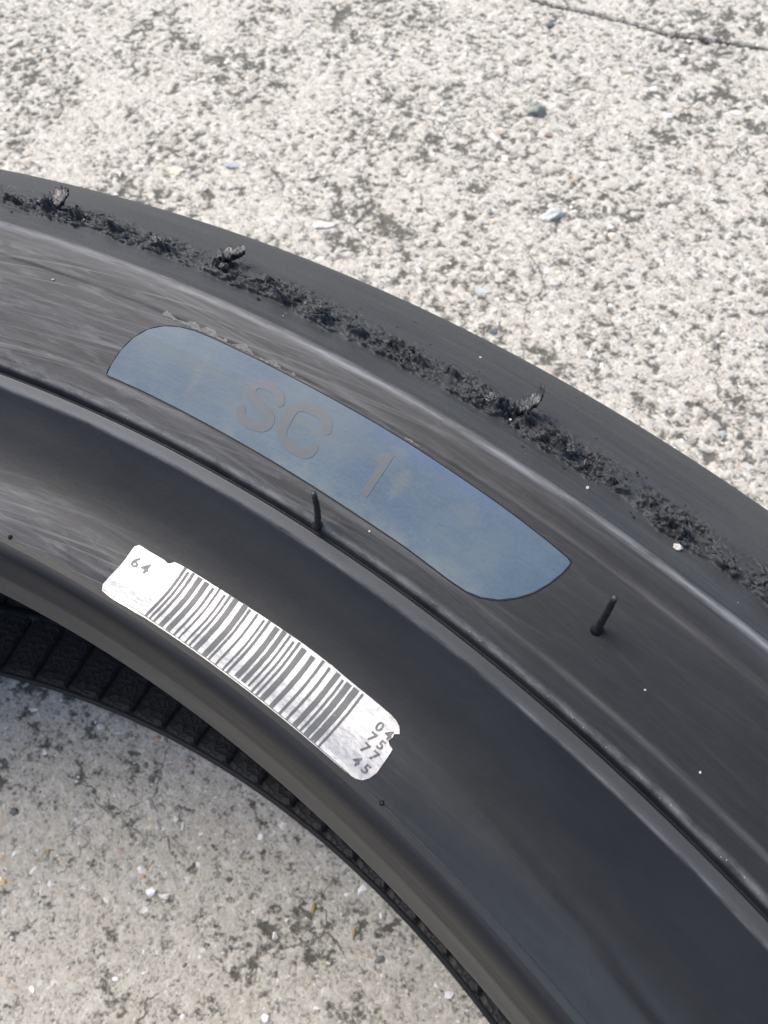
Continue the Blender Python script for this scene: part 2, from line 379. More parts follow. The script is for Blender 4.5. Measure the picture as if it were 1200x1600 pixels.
def dense(pts, step=.0004):
    """Centripetal smooth resampling; a doubled point keeps a crease."""
    out = []; seg = [pts[0]]; runs = []
    for p in pts[1:]:
        if p == seg[-1]: runs.append(seg); seg = [p]
        else: seg.append(p)
    runs.append(seg)
    for s in runs:
        P = np.array(s)
        if len(P) == 2:
            n = max(1, int(np.hypot(*(P[1] - P[0])) / step)); t = np.linspace(0, 1, n + 1)[:, None]; Q = P[0] + (P[1] - P[0]) * t
        else:
            E_ = np.vstack([2 * P[0] - P[1], P, 2 * P[-1] - P[-2]]); Q = []
            for i in range(1, len(E_) - 2):
                n = max(1, int(np.hypot(*(E_[i + 1] - E_[i])) / step)); p0, p1, p2, p3 = E_[i - 1:i + 3]
                l = np.hypot(*(p2 - p1)); m1 = (p2 - p0) / max(np.hypot(*(p2 - p0)), 1e-9) * l; m2 = (p3 - p1) / max(np.hypot(*(p3 - p1)), 1e-9) * l
                for t in np.arange(n) / n:
                    Q.append((2 * t ** 3 - 3 * t * t + 1) * p1 + (t ** 3 - 2 * t * t + t) * m1 + (3 * t * t - 2 * t ** 3) * p2 + (t ** 3 - t * t) * m2)
            Q.append(P[-1]); Q = np.array(Q)
        out.append(Q if not out else Q[1:])
    return np.vstack(out)
def normals2(P):
    T = np.gradient(P, axis=0); T /= np.hypot(T[:, 0], T[:, 1])[:, None] + 1e-12
    return np.stack([-T[:, 1], T[:, 0]], 1)        # left of the travel direction
def thetas(step, lo=80, hi=126, coarse=1.0):
    a = np.arange(lo, hi, step); b = np.arange(hi, 360 + lo, coarse); return np.radians(np.r_[a, b])
def ring(name, P, mat, step=.25, vr=True, disp=None, parent=tyre):
    th = thetas(step)
    Rr, Z = P[:, 0][None, :].repeat(len(th), 0), P[:, 1][None, :].repeat(len(th), 0)
    if disp is not None: Rr, Z = disp(th[:, None], P, Rr, Z)
    V = np.stack([Rr * np.cos(th)[:, None], Rr * np.sin(th)[:, None], Z], -1)
    s = P[:, 0] if vr else np.r_[0, np.cumsum(np.hypot(*np.diff(P, axis=0).T))]
    uv = np.stack([(th[:, None] * .25).repeat(len(P), 1), s[None, :].repeat(len(th), 0)], -1)
    me = grid_mesh(V, uv, True, name)
    return link(name, me, mat, parent)

# upper sidewall, from the parting line by the bead (radius .2206) out to the shoulder edge
SWP = dense([(.2204, .1155), (.2214, .1155), (.2235, .1150), (.2260, .1147), (.2290, .1151), (.2320, .1160), (.2350, .1175), (.2370, .1187), (.2383, .11965),
             (.2383, .11965), (.2385, .1198), (.2392, .12005), (.2399, .1203),
             (.2399, .1203), (.2401, .1199), (.24033, .1199),
             (.24033, .1199), (.24040, .1211), (.24046, .12140), (.2407, .12160),
             (.2407, .12160), (.2414, .12186),
             (.2435, .1226), (.2500, .1248), (.2543, .12605),
             (.2543, .12605), (.2546, .12625), (.2588, .12755)], .00015)
TRP0 = [(.2588, .12755), (.2600, .12705), (.2665, .1243), (.2735, .1200), (.279, .1150), (.2831, .1100), (.2868, .1038), (.290, .0962), (.2935, .0872), (.2965, .0772), (.2976, .0635)]
mir = lambda L, s=.1270: [(r, s - z) for r, z in L[::-1]]
TRP = dense(TRP0, .00025)
ring('sidewall', SWP, M['side'], .2)
SPL = np.r_[0, np.cumsum(np.hypot(*np.diff(TRP, axis=0).T))]
TRP0_R, TRP0_S = TRP[:, 0].copy(), SPL.copy()

MOUNDS = [(102.45, 263.9, 2.6, 1.5, 1.5), (101.35, 264.4, 2.2, 1.6, 1.2), (103.7, 263.8, 2.0, 1.1, .8), (96.75, 264.6, 3.2, 2.0, 2.0), (96.0, 265.3, 2.0, 1.6, 1.4), (94.75, 264.3, 2.9, 1.7, 1.6), (95.4, 264.3, 1.6, 1.3, .8),
          (112.4, 265.0, 2.4, 1.4, 1.7), (108.1, 264.3, 3.2, 1.2, 1.2), (106.3, 265.0, 2.0, 1.3, 1.1), (93.2, 264.2, 2.8, 1.6, 1.1), (91.4, 264.0, 3.2, 1.6, 1.3), (90.0, 263.6, 2.8, 1.5, 1.2), (99.3, 265.1, 2.0, 1.5, .9), (98.5, 265.9, 2.0, 1.5, .9),
          (104.6, 266.2, 1.8, 1.3, .9), (111.3, 265.0, 2.2, 1.1, .8), (110.1, 265.2, 2.4, 1.2, .9), (113.6, 264.4, 2.4, 1.3, 1.2), (100.3, 265.4, 1.8, 1.2, .7), (92.3, 264.9, 1.8, 1.8, .9), (115.2, 264.3, 2.6, 1.3, 1.1), (88.6, 263.8, 2.8, 1.8, 1.3), (86.9, 264.1, 2.6, 1.6, 1.1)]
def torn_band(th, s):
    """height of the torn rubber and its lean, th in rad, s metres from the shoulder edge."""
    t = np.degrees(th) * 4.7                        # about mm
    s = s * 1000
    S0 = 4.2 + 1.3 * fbm(t * .13, t * 0 + 3.3, o=2, s=3) + .9 * fbm(t * .7, t * 0 + 7.7, o=3, s=4)
    W = 6.6 + 2.0 * fbm(t * .11, t * 0 + 1.3, o=2, s=8)
    e = sstep(-.12, .2, s - S0) * (1 - sstep(W * .45, W * 1.2, s - S0))
    near = np.exp(-np.clip(s - S0, 0, 99) / 2.2)
    wx = t + .5 * fbm(t * .8, s * .8, o=2, s=15); wy = s + .5 * fbm(t * .8 + 9, s * .8, o=2, s=16)
    clump = fbm(wx * .6, wy * .85, o=3, s=51, g=.42)
    crack = np.abs(fbm(wx * .9 + 3, wy * 1.35, o=3, s=52, g=.55))
    m = 0 * t
    for (a_, r_, lx, ly, hh) in MOUNDS:
        sr = float(np.interp(r_ / 1000, TRP0_R, TRP0_S)) * 1000
        q = np.sqrt(((wx - a_ * 4.7) / lx * 1.9) ** 2 + ((wy - sr) / ly * 1.9) ** 2)
        m = np.maximum(m, hh * (1 - sstep(.25, 1.6, q)))
    st_ = np.clip(.62 + 1.7 * fbm(t * .15 + 5, t * 0, o=3, s=14), .22, 1.3)
    e2 = e * st_ * sstep(-.30, .06, fbm(wx * .35 + 2, wy * .55, o=3, s=57) + .25 * near)
    big = fbm(wx * .42, wy * .7, o=3, s=58, g=.5)
    h = e2 * (.16 + .62 * near + 1.1 * np.clip(big, -.3, 1) + .85 * clump) + m * (1.0 + 1.3 * clump + .9 * big) * sstep(-.6, .25, s - S0)
    crk = 1 - sstep(.0, .11, np.abs(fbm(wx * .55 + 3, wy * .95, o=4, s=52, g=.6)))
    h = h - (e2 * .50 + m * .45) * crk
    pits = sstep(.16, .34, fbm(t * .75, s * 1.9, o=4, s=66, g=.6))            # elongated tears in the upper part
    h = h - .45 * e * (.4 + st_) * pits * (1 - .6 * near)
    h = np.clip(h, -.34, 2.6) + .05 * (e2 + .5 * m) * fbm(t * 3.0, s * 3.0, o=3, s=71, g=.6)
    return h, -.05 * np.exp(-((s - S0 + .6) / .5) ** 2)
def tread_disp(th, P, Rr, Z):
    nn = normals2(P); tt = np.stack([nn[:, 1], -nn[:, 0]], 1)
    s = SPL[None, :] + 0 * th; tb = th + 0 * s
    h, sc_ = torn_band(tb, s)
    t = np.degrees(tb) * 4.7; s2 = s * 1000
    tear = .12 * fbm(t * .22, s2 * 1.1, o=4, s=91)
    base = (tear * .12 + sc_) * sstep(.5, 2.0, s2)
    H = (h + base) * .001
    jx = .18 * h * fbm(t * 1.1, s2 * 1.1, o=2, s=95) * .001
    lean = -.70 * h * .001 + jx                      # leans back over the shoulder -> small overhangs
    Rr = Rr + nn[:, 0][None] * H + tt[:, 0][None] * lean
    Z = Z + nn[:, 1][None] * H + tt[:, 1][None] * lean
    return Rr, Z
iA = int(np.searchsorted(SPL, .0155))
def sub(P, S, a, b):
    return P[a:b], S[a:b]
# torn zone is finely meshed, the rest of the crown coarser
_full_TRP, _full_S = TRP, SPL
Pb = np.stack([np.interp(np.arange(0, .0165, .00013), _full_S, _full_TRP[:, i]) for i in (0, 1)], 1)
SPL = np.arange(0, .0165, .00013)
th_step = .030
def ring_tread():
    th = thetas(th_step)
    P = Pb; Rr, Z = P[:, 0][None].repeat(len(th), 0), P[:, 1][None].repeat(len(th), 0)
    Rr, Z = tread_disp(th[:, None], P, Rr, Z)
    # rest of crown to the lower shoulder and lower sidewall, undisplaced
    rest = [tuple(Pb[-1])] + [p for p in TRP0 if p[1] < Pb[-1][1] - .001] + mir(TRP0)[1:]
    Q = dense(rest, .0012)[1:]
    Rr = np.hstack([Rr, Q[:, 0][None].repeat(len(th), 0)]); Z = np.hstack([Z, Q[:, 1][None].repeat(len(th), 0)])
    s = np.r_[SPL, SPL[-1] + np.cumsum(np.hypot(*np.diff(np.vstack([Pb[-1:], Q]), axis=0).T))]
    V = np.stack([Rr * np.cos(th)[:, None], Rr * np.sin(th)[:, None], Z], -1)
    uv = np.stack([(th[:, None] * .25).repeat(len(s), 1), s[None].repeat(len(th), 0)], -1)
    return link('tread', grid_mesh(V, uv, True, 'tread'), M['tread'], tyre)
ring_tread()
BEP = dense([(.2204, .11555), (.2197, .1153), (.2189, .1144), (.2183, .1128), (.21785, .1108), (.2174, .1090), (.2172, .1084),
             (.2172, .1084), (.2166, .1069), (.2160, .1053), (.2160, .1053), (.21585, .1046), (.2164, .1041), (.2190, .1046)][::-1], .0003)[::-1]
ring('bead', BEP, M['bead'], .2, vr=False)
LIP = dense([(.2190, .1046), (.226, .1068), (.238, .1118), (.250, .1165), (.262, .1172), (.275, .1090), (.284, .0950), (.289, .0790), (.2905, .0635),
             (.289, .0480), (.284, .0320), (.275, .0190), (.262, .0105), (.250, .0092), (.235, .0103), (.222, .0133), (.2165, .0148), (.2140, .0160)], .0012)
ring('inner_liner', LIP, M['liner'], .5, vr=False)
LBP = dense([(.2140, .0160), (.2132, .0163), (.2128, .0158), (.2128, .0158), (.2140, .0100), (.2150, .0050), (.2172, .0022), (.2204, .0016)], .0006)
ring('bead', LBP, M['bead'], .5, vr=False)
LSP = dense([(r, .1270 - z if r > .225 else .127 - z - .0085) for r, z in [(.2204, .1169), (.2290, .1150), (.2350, .1176), (.2394, .1205), (.2500, .1248), (.2588, .1271)]], .001)
LSP[:, 1] = np.maximum(LSP[:, 1], .0006)
ring('sidewall', LSP, M['side'], .5)

# place things on the upper sidewall by angle (deg) and radius (mm)
_n = normals2(SWP)
def on_side(th, r, off=0.):
    th = np.radians(np.asarray(th, float)); r = np.asarray(r, float) / 1000
    z = np.interp(r, SWP[:, 0], SWP[:, 1]); nr = np.interp(r, SWP[:, 0], _n[:, 0]); nz = np.interp(r, SWP[:, 0], _n[:, 1])
    rr = r + nr * off; zz = z + nz * off
    return np.stack([rr * np.cos(th), rr * np.sin(th), zz], -1)
def on_crown(th, s, off=0.):
    th = np.radians(th); P = _full_TRP; S = _full_S; nn = normals2(P)
    r = np.interp(s, S, P[:, 0]) + np.interp(s, S, nn[:, 0]) * off; z = np.interp(s, S, P[:, 1]) + np.interp(s, S, nn[:, 1]) * off
    return Vector((r * math.cos(th), r * math.sin(th), z)), Vector((np.interp(s, S, nn[:, 0]) * math.cos(th), np.interp(s, S, nn[:, 0]) * math.sin(th), np.interp(s, S, nn[:, 1]))).normalized()
K = .25 * 1000 * math.pi / 180                       # mm per degree used as the flat x axis
def sheet(name, poly, mat, parent, off, thick=.00012, cell=.6, ragged=0.0):
    """A thin sheet with the outline poly [(deg, mm)] laid on the curved sidewall."""
    P = []
    for (a, b), (c, d) in zip(poly, poly[1:] + poly[:1]):
        L = math.hypot((c - a) * K, d - b); n = max(1, int(L / (.22 if ragged else cell)))
        for i in range(n):
            t = i / n; x = (a + (c - a) * t) * K; y = b + (d - b) * t
            if ragged: x += random.gauss(0, ragged); y += random.gauss(0, ragged)
            P.append((x, y))
    nb = len(P); E_ = [(i, (i + 1) % nb) for i in range(nb)]
    xs = [p[0] for p in P]; ys = [p[1] for p in P]
    A = np.array(P); B = np.roll(A, -1, 0)
    for x in np.arange(min(xs) + cell / 2, max(xs), cell):
        for y in np.arange(min(ys) + cell / 2, max(ys), cell):
            cr = (A[:, 1] > y) != (B[:, 1] > y)
            with np.errstate(divide='ignore', invalid='ignore'):
                xi = A[:, 0] + (y - A[:, 1]) / (B[:, 1] - A[:, 1]) * (B[:, 0] - A[:, 0])
            if (cr & (x < xi)).sum() % 2 and np.min((A[:, 0] - x) ** 2 + (A[:, 1] - y) ** 2) > (cell * .35) ** 2: P.append((x, y))
    vs, es, fs, *_ = delaunay_2d_cdt([Vector(p) for p in P], E_, [], 1, 1e-6)
    V = np.array([[v[0], v[1]] for v in vs])
    top = on_side(V[:, 0] / K, V[:, 1], off)
    bm = bmesh.new(); bv = [bm.verts.new(t) for t in top]
    uvl = bm.loops.layers.uv.new('UVMap'); uvd = {}
    for i, v in enumerate(bv): uvd[v] = (math.radians(V[i, 0] / K) * .25, V[i, 1] / 1000)
    for f in fs:
        try: bm.faces.new([bv[i] for i in f])
        except ValueError: pass
    bm.normal_update()
    if sum(f.normal.z for f in bm.faces) < 0: bmesh.ops.reverse_faces(bm, faces=bm.faces[:])
    bd = [e for e in bm.edges if len(e.link_faces) == 1]
    low = {}
    for e in bd:
        for v in e.verts:
            if v not in low:
                i = bv.index(v); q = on_side(V[i, 0] / K, V[i, 1], off - thick); low[v] = bm.verts.new(q); uvd[low[v]] = uvd[v]
    for e in bd:
        l = e.link_loops[0]; a_, b_ = l.vert, l.link_loop_next.vert
        bm.faces.new([b_, a_, low[a_], low[b_]])
    for f in bm.faces:
        for l in f.loops: l[uvl].uv = uvd[l.vert]
    me = bpy.data.meshes.new(name); bm.to_mesh(me); bm.free()
    return link(name, me, mat, parent, smooth=False)
def smooth_poly(L, n=4):
    P = np.array(L + L[:1]); out = []
    m_ = len(L)
    for i in range(m_):
        p0, p1, p2, p3 = P[(i - 1) % m_], P[i], P[(i + 1) % m_], P[(i + 2) % m_]
        for t in np.arange(n) / n:
            q = .5 * (2 * p1 + (p2 - p0) * t + (2 * p0 - 5 * p1 + 4 * p2 - p3) * t * t + (3 * p1 - p0 - 3 * p2 + p3) * t ** 3)
            out.append((float(q[0]), float(q[1])))
    return out

# blue compound marking
LABEL = [(107.32, 244.45), (107.34, 245.93), (107.26, 247.96), (107.07, 250.0), (106.76, 251.7), (106.35, 252.85), (105.9, 253.5), (105.4, 253.82), (104.8, 253.9),
         (104.0, 253.9), (103.0, 253.9), (102.0, 253.87), (101, 253.85), (100, 253.85), (99, 253.85), (98, 253.8), (97, 253.7), (96, 253.6), (95, 253.5), (94.2, 253.35), (93.5, 253.2), (92.90, 253.0),
         (92.78, 252.7), (92.79, 251.5), (92.89, 249.72), (93.06, 247.99), (93.3, 246.6), (93.63, 245.3), (94.03, 244.4), (94.45, 243.95), (95.0, 243.85), (95.6, 243.9), (96.4, 244.0), (97.2, 244.0), (98, 244.0),
         (99, 244.05), (100, 244.1), (101, 244.18), (102, 244.22), (103, 244.28), (104, 244.33), (105, 244.4), (106, 244.45), (106.9, 244.44)]
lab = sheet('compound_marking', LABEL, M['blue'], tyre, .00010)
prop(lab, 'faded blue compound marking reading SC 1')
def ribbon(path, wd):
    """Outline of a stroke, rounded ends."""
    p = np.array([(a * K, b) for a, b in path])
    for _ in range(2):                       # corner cutting
        q = [p[0]]
        for a, b in zip(p[:-1], p[1:]): q += [a * .75 + b * .25, a * .25 + b * .75]
        q.append(p[-1]); p = np.array(q)
    t = np.gradient(p, axis=0); t /= np.hypot(t[:, 0], t[:, 1])[:, None]; n_ = np.stack([-t[:, 1], t[:, 0]], 1)
    cap = lambda c, d: [c + wd / 2 * (math.cos(x) * np.array([-d[1], d[0]]) + math.sin(x) * d) for x in np.linspace(.5, math.pi - .5, 5)]
    o = list(p + n_ * wd / 2)[1:-1] + [c for c in cap(p[-1], t[-1])] + list(p - n_ * wd / 2)[::-1][1:-1] + [c for c in cap(p[0], -t[0])]
    return [(x / K, y) for x, y in o]
S_ = [[101.874,250.56],[102.013,251.33],[102.269,251.66],[102.62,251.62],[102.84,251.1],[102.85,250.1],[102.682,249.4],[102.32,249.07],[102.015,248.75],[101.85,248.2],[101.83,247.43],[101.975,246.9],[102.25,246.65],[102.524,246.66],[102.73,246.98],[102.826,247.7]]
C_ = [[100.214,250.37],[100.31,251.15],[100.537,251.60],[100.956,251.62],[101.26,251.38],[101.40,250.76],[101.41,249.43],[101.385,248.16],[101.33,247.27],[101.165,246.78],[100.883,246.6],[100.581,246.6],[100.375,246.76],[100.28,247.15],[100.27,247.82]]
O_ = [(98.56, 250.3), (98.47, 251.2), (98.40, 251.75), (98.17, 251.75), (98.165, 250.2), (98.165, 248.3), (98.17, 246.2), (98.40, 246.15), (98.40, 248.4), (98.40, 249.95)]
for path in (ribbon(S_, 1.16), ribbon(C_, 1.16)):
    sheet('letter', path, M['grey'], lab, .00014, .00003, .5)
sheet('letter', O_, M['grey'], lab, .00014, .00003, .5)
# faint print line left round the marking
def edge_seam():
    P = smooth_poly(LABEL, 3); n_ = len(P); inn = on_side([p[0] for p in P], [p[1] for p in P], .00006)
    ctr = np.array([[p[0] * K, p[1]] for p in P]); t = np.roll(ctr, -1, 0) - np.roll(ctr, 1, 0); t /= np.hypot(t[:, 0], t[:, 1])[:, None] + 1e-9
    nrm = np.stack([t[:, 1], -t[:, 0]], 1)
    if (nrm[10] @ (ctr.mean(0) - ctr[10])) > 0: nrm = -nrm
    rows = []
    for o_, h_ in ((.0, -.00005), (.03, .00008), (.09, .00011), (.15, .00003), (.17, -.00010)):
        q = ctr + nrm * o_; rows.append(on_side(q[:, 0] / K, q[:, 1], h_))
    V = np.stack(rows, 1); V = np.vstack([V, V[:1]])
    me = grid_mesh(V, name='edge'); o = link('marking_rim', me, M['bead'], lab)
    if me.polygons[5].normal.z < 0: me.flip_normals()
edge_seam()
# chalky remains of film above the marking's left half
for (t0, t1, r0, r1) in ((106.6, 105.2, 254.05, 254.9), (105.3, 104.3, 254.1, 255.1), (104.2, 103.35, 254.15, 255.0), (103.2, 102.4, 254.1, 254.7), (102.2, 101.9, 254.1, 254.45), (98.2, 97.7, 254.1, 254.35)):
    n_ = 14; up = [(t0 + (t1 - t0) * i / n_ + random.gauss(0, .02), max(r0 + .12, r1 - (.35 + .12 * random.random() + .3 * math.sin(i * .55 + t0 * 7)) * (r1 - r0) - .35 * (i in (0, n_)))) for i in range(n_ + 1)]
    lo = [(t1 + (t0 - t1) * i / n_, r0 + random.random() * .12) for i in range(n_ + 1)]
    sheet('film_residue', up + lo, M['residue'], tyre, .00006, .00012, .4, .05)

# foil barcode
BC = [(103.87,221.1),(104.0,221.8),(104.03,223.07),(104.02,224.37),(104.02,225.79),(104.03,227.22),(104.016,227.97),(103.9,228.4),(103.77,228.41),(103.497,228.35),(103.236,228.36),(102.884,228.38),(102.74,228.25),(102.66,228.30),(102.591,228.6),(102.547,228.8),(102.342,228.91),(102.0,228.96),(101.093,228.98),(100,229.05),(98.966,229.2),(98.304,229.25),(97.485,229.35),(96.426,229.35),(95.87,229.25),(95.435,229.24),(94.996,229.25),(94.608,229.25),(94.205,229.23),(93.972,229.12),(93.805,228.85),(93.66,228.24),(93.78,227.86),(93.758,227.4),(93.80,226.9),(93.69,226.6),(93.546,226.46),(93.518,225.63),(93.481,224.47),(93.454,223.37),(93.5,222.43),(93.606,221.74),(93.781,221.36),(94.03,221.22),(94.444,221.18),(95.172,221.15),(95.895,221.13),(97,221.12),(98.2,221.12),(99,221.1),(100.1,221.1),(101,221.08),(102.1,221.06),(102.45,220.97),(102.85,220.96),(103.1,220.9),(103.45,220.9),(103.67,220.98)]
foil = sheet('barcode_label', BC, M['foil'], tyre, .00009, .00012, .6, .004)
BARS = [[102.151,102.072],[101.981,101.915],[101.811,101.733],[101.577,101.421],[101.3,101.138],[100.984,100.915],[100.78,100.729],[100.526,100.468],[100.362,100.299],[100.186,100.019],[99.823,99.654],[99.577,99.507],[99.293,99.234],[99.004,98.946],[98.851,98.775],[98.571,98.405],[98.304,98.157],[98.045,97.982],[97.854,97.787],[97.68,97.611],[97.5,97.33],[97.126,96.983],[96.76,96.685],[96.483,96.408],[96.217,96.058],[95.943,95.876],[95.785,95.605],[95.526,95.336],[95.221,95.163]]
for a0, a1 in BARS:
    r1 = 228.9 + random.uniform(-.25, .12) if a0 > 100.5 else 229.15 + random.uniform(-.3, .1)
    r0 = 221.2 + (.35 if 98 < a0 < 98.6 else random.uniform(0, .08))
    n_ = 16; L_ = []; rr = [r0 + (r1 - r0) * i / n_ for i in range(n_ + 1)]
    wob = [random.gauss(0, .003) for _ in rr]
    a0 += .008; a1 -= .008; L_ = [(a0 + w_, r) for w_, r in zip(wob, rr)] + [(a1 + random.gauss(0, .003), r) for r in rr[::-1]]
    sheet('bar', L_, M['prt'], foil, .000125, .00003, .5)
def digits(txt, th, r, size, spacing):
    for i, ch in enumerate(txt):
        cu = bpy.data.curves.new('t', 'FONT'); cu.body = ch; cu.size = 1; cu.align_x = 'CENTER'; cu.resolution_u = 3; cu.offset = .028
        tmp = bpy.data.objects.new('t', cu); COL.objects.link(tmp)
        me0 = bpy.data.meshes.new_from_object(tmp.evaluated_get(bpy.context.evaluated_depsgraph_get()))
        bpy.data.objects.remove(tmp); bpy.data.curves.remove(cu)
        V = np.array([v.co[:2] for v in me0.vertices]); fs = [list(p.vertices) for p in me0.polygons]
        bpy.data.meshes.remove(me0)
        x = V[:, 0] * size * 1.12; y = (V[:, 1] - .36) * size
        tt = th - i * spacing - x / (r * math.pi / 180)
        Q = on_side(tt, r + y, .000135)
        me = mesh(Q, fs, 'digit'); 
        uvl = me.uv_layers.new(name='UVMap'); d = [(math.radians(tt[l.vertex_index]) * .25, (r + y[l.vertex_index]) / 1000) for l in me.loops]
        for k_, uvv in enumerate(d): uvl.data[k_].uv = uvv
        if me.polygons[0].normal.z < 0: me.flip_normals()
        link('digit', me, M['digit'], foil, smooth=False)
digits('64', 103.655, 226.35, 1.95, .40)
digits('04', 94.235, 227.45, 1.55, .345)
digits('75', 94.215, 226.02, 1.55, .345)
digits('77', 94.165, 224.60, 1.55, .345)
digits('45', 94.09, 222.90, 1.55, .345)

# parting line, mould nubs, spew pins
def tube(path, rad, n=8):
    P = [Vector(p) for p in path]; vs = []; fs = []
    up = Vector((.3, .8, .1))
    for i, p in enumerate(P):
        t = (P[min(i + 1, len(P) - 1)] - P[max(i - 1, 0)]).normalized(); a = t.cross(up).normalized(); b = t.cross(a)
        for k in range(n):
            g = 2 * math.pi * k / n; vs.append(p + (a * math.cos(g) + b * math.sin(g)) * rad[i])
    for i in range(len(P) - 1):
        for k in range(n): fs.append((i * n + k, i * n + (k + 1) % n, (i + 1) * n + (k + 1) % n, (i + 1) * n + k))
    vs += [P[0], P[-1]]; m_ = len(P) - 1
    for k in range(n): fs += [(len(vs) - 2, (k + 1) % n, k), (len(vs) - 1, m_ * n + k, m_ * n + (k + 1) % n)]
    return vs, fs
def parting():
    th = thetas(.1); h = .00009 + .00005 * np.abs(fbm(np.degrees(th) * 3, th * 0, o=3, s=4))
    rows = [on_side(np.degrees(th), 221.17 + 0 * th, -.00004), ]
    r = [221.17, 221.24, 221.31, 221.38]; hh = [np.full_like(h, -.00003), h, h * .9, np.full_like(h, -.00003)]
    V = np.stack([np.stack([*[c for c in on_side(np.degrees(th), x + 0 * th, 0).T]], -1) + np.array([0, 0, 1]) * y[:, None] for x, y in zip(r, hh)], 1)
    me = grid_mesh(V, close=True, name='parting'); link('parting_line', me, M['pin'], tyre)
    if me.polygons[2].normal.z < 0: me.flip_normals()
parting()
def nub_mesh():
    vs = [(-.00048, 0, -.0001), (0, -.0004, -.0001), (.00048, 0, -.0001), (0, .0004, -.0001), (-.0002, 0, .00042), (0, -.00018, .00040), (.0002, 0, .00042), (0, .00018, .00038), (0, 0, .0003)]
    fs = [(0, 1, 5, 4), (1, 2, 6, 5), (2, 3, 7, 6), (3, 0, 4, 7), (4, 5, 8), (5, 6, 8), (6, 7, 8), (7, 4, 8)]
    return mesh(vs, fs, 'nub')
nm = nub_mesh(); nm.materials.append(M['pin'])
for i in range(24):
    th = 92.80 + i * 15
    o = bpy.data.objects.new('mould_nub', nm); COL.objects.link(o); o.parent = tyre
    o.location = on_side(th, 221.35, 0).tolist(); o.rotation_euler = (0, 0, R(th + 90))
def pin(th, r, tip, bend, name='spew_pin'):
    b = Vector(on_side(th, r, -.0002)); t = Vector(tip); n_ = 12; P = []; rad = []
    for i in range(n_ + 1):
        s = i / n_; P.append(b.lerp(t, s) + Vector(bend) * math.sin(math.pi * s))
        rad.append((.00043 - .00010 * s) * (1 + .10 * math.sin(i * 2.3)) * (1.7 if i == 0 else 1.25 if i == 1 else 1) * (.8 if i == n_ else 1))
    vs, fs = tube(P, rad, 10); o = link(name, mesh(vs, fs, name), M['pin'], tyre)
    c = []  # collar where the pin leaves the sidewall
    return o
pin(98.98, 240.44, (-.03718, .23809, .12956), (.00022, .00008, 0))
pin(91.30, 248.95, (-.00573, .24887, .13414), (.00005, 0, 0))
for th in (76.5, 61.0, 45.5, 30, 130.2, 146):
    b = on_side(th, 248.9, .008); pin(th, 248.9, (b[0] + .0005, b[1], b[2]), (.0002, 0, 0))

# liner pads: raised fields between the dark radial grooves inside the lower sidewall
def pad_mesh():
    th = np.radians(np.linspace(-.5 * 2.416 + .10, .5 * 2.416 - .10, 8)); P = LIP[(LIP[:, 0] < .2505) & (LIP[:, 1] < .03)][::-1]
    nn = normals2(P)
    if nn[5, 1] < 0: nn = -nn
    rows = []
    wob = fbm(th[:, None] * 400, P[:, 0][None] * 900, o=3, s=3)
    hi = .00075 + .00018 * wob
    hi[0] = hi[-1] = .00045; Pd = np.vstack([P[:1], P]) ; 
    V = np.zeros((len(th) + 2, len(P), 3))
    for i in range(len(th) + 2):
        j = min(max(i - 1, 0), len(th) - 1); low = i in (0, len(th) + 1)
        h = np.full(len(P), -.0002) if low else hi[j].copy()
        if not low: h[0] = -.0001
        rr = P[:, 0] + nn[:, 0] * h; zz = P[:, 1] + nn[:, 1] * h
        V[i] = np.stack([rr * np.cos(th[j]), rr * np.sin(th[j]), zz], -1)
    me = grid_mesh(V, name='pad')
    if me.polygons[len(me.polygons) // 2].normal.z < 0: me.flip_normals()
    me.materials.append(M['liner']); me.polygons.foreach_set('use_smooth', [True] * len(me.polygons))
    return me
pm = pad_mesh()
for i in range(149):
    o = bpy.data.objects.new('liner_pad', pm); COL.objects.link(o); o.parent = tyre
    o.rotation_euler = (0, 0, R(99.70 + 1.208 + 2.41611 * i))

# torn lumps, curls and crumbs of rubber on the shoulder
def lump(size, seed, sub_=3, amp=.5, freq=3.0, flat=1):
    bm = bmesh.new(); bmesh.ops.create_icosphere(bm, subdivisions=sub_, radius=1)
    c = np.array([v.co[:] for v in bm.verts]); n_ = fbm(c[:, 0] * freq + seed, c[:, 1] * freq, c[:, 2] * freq, o=3, s=seed)
    n2 = np.abs(fbm(c[:, 0] * freq * 2.3 + seed, c[:, 1] * freq * 2.3, c[:, 2] * freq * 2.3, o=2, s=seed + 5))
    for v, a_, b_ in zip(bm.verts, n_, n2):
        v.co *= (1 + amp * a_ * 1.4 - amp * .9 * b_); v.co.x *= size[0]; v.co.y *= size[1]; v.co.z *= size[2]
    me = bpy.data.meshes.new('lump'); bm.to_mesh(me); bm.free(); return me
def frame_at(th, s, off=0.):
    p, n_ = on_crown(th, s, off); tx = Vector((math.sin(R(th)), -math.cos(R(th)), 0)); ty = n_.cross(tx)
    m_ = Matrix((tx, ty, n_)).transposed().to_4x4(); m_.translation = p; return m_        # x: clockwise round tyre, y: outwards over the crown
def s_of_r(r): return float(np.interp(r / 1000, _full_TRP[:, 0], _full_S))
def put_lump(th, s, size, seed, rot=0, off=.0002, amp=.6, tilt=0, freq=2.0):
    size = [k * 1.25 for k in size]
    o = link('rubber_lump', lump(size, seed, 5, amp * 1.2, freq), M['torn'], tyre, smooth=True)
    o.matrix_world = frame_at(th, s, off) @ Matrix.Rotation(rot, 4, 'Z') @ Matrix.Rotation(tilt, 4, 'Y')
    return o
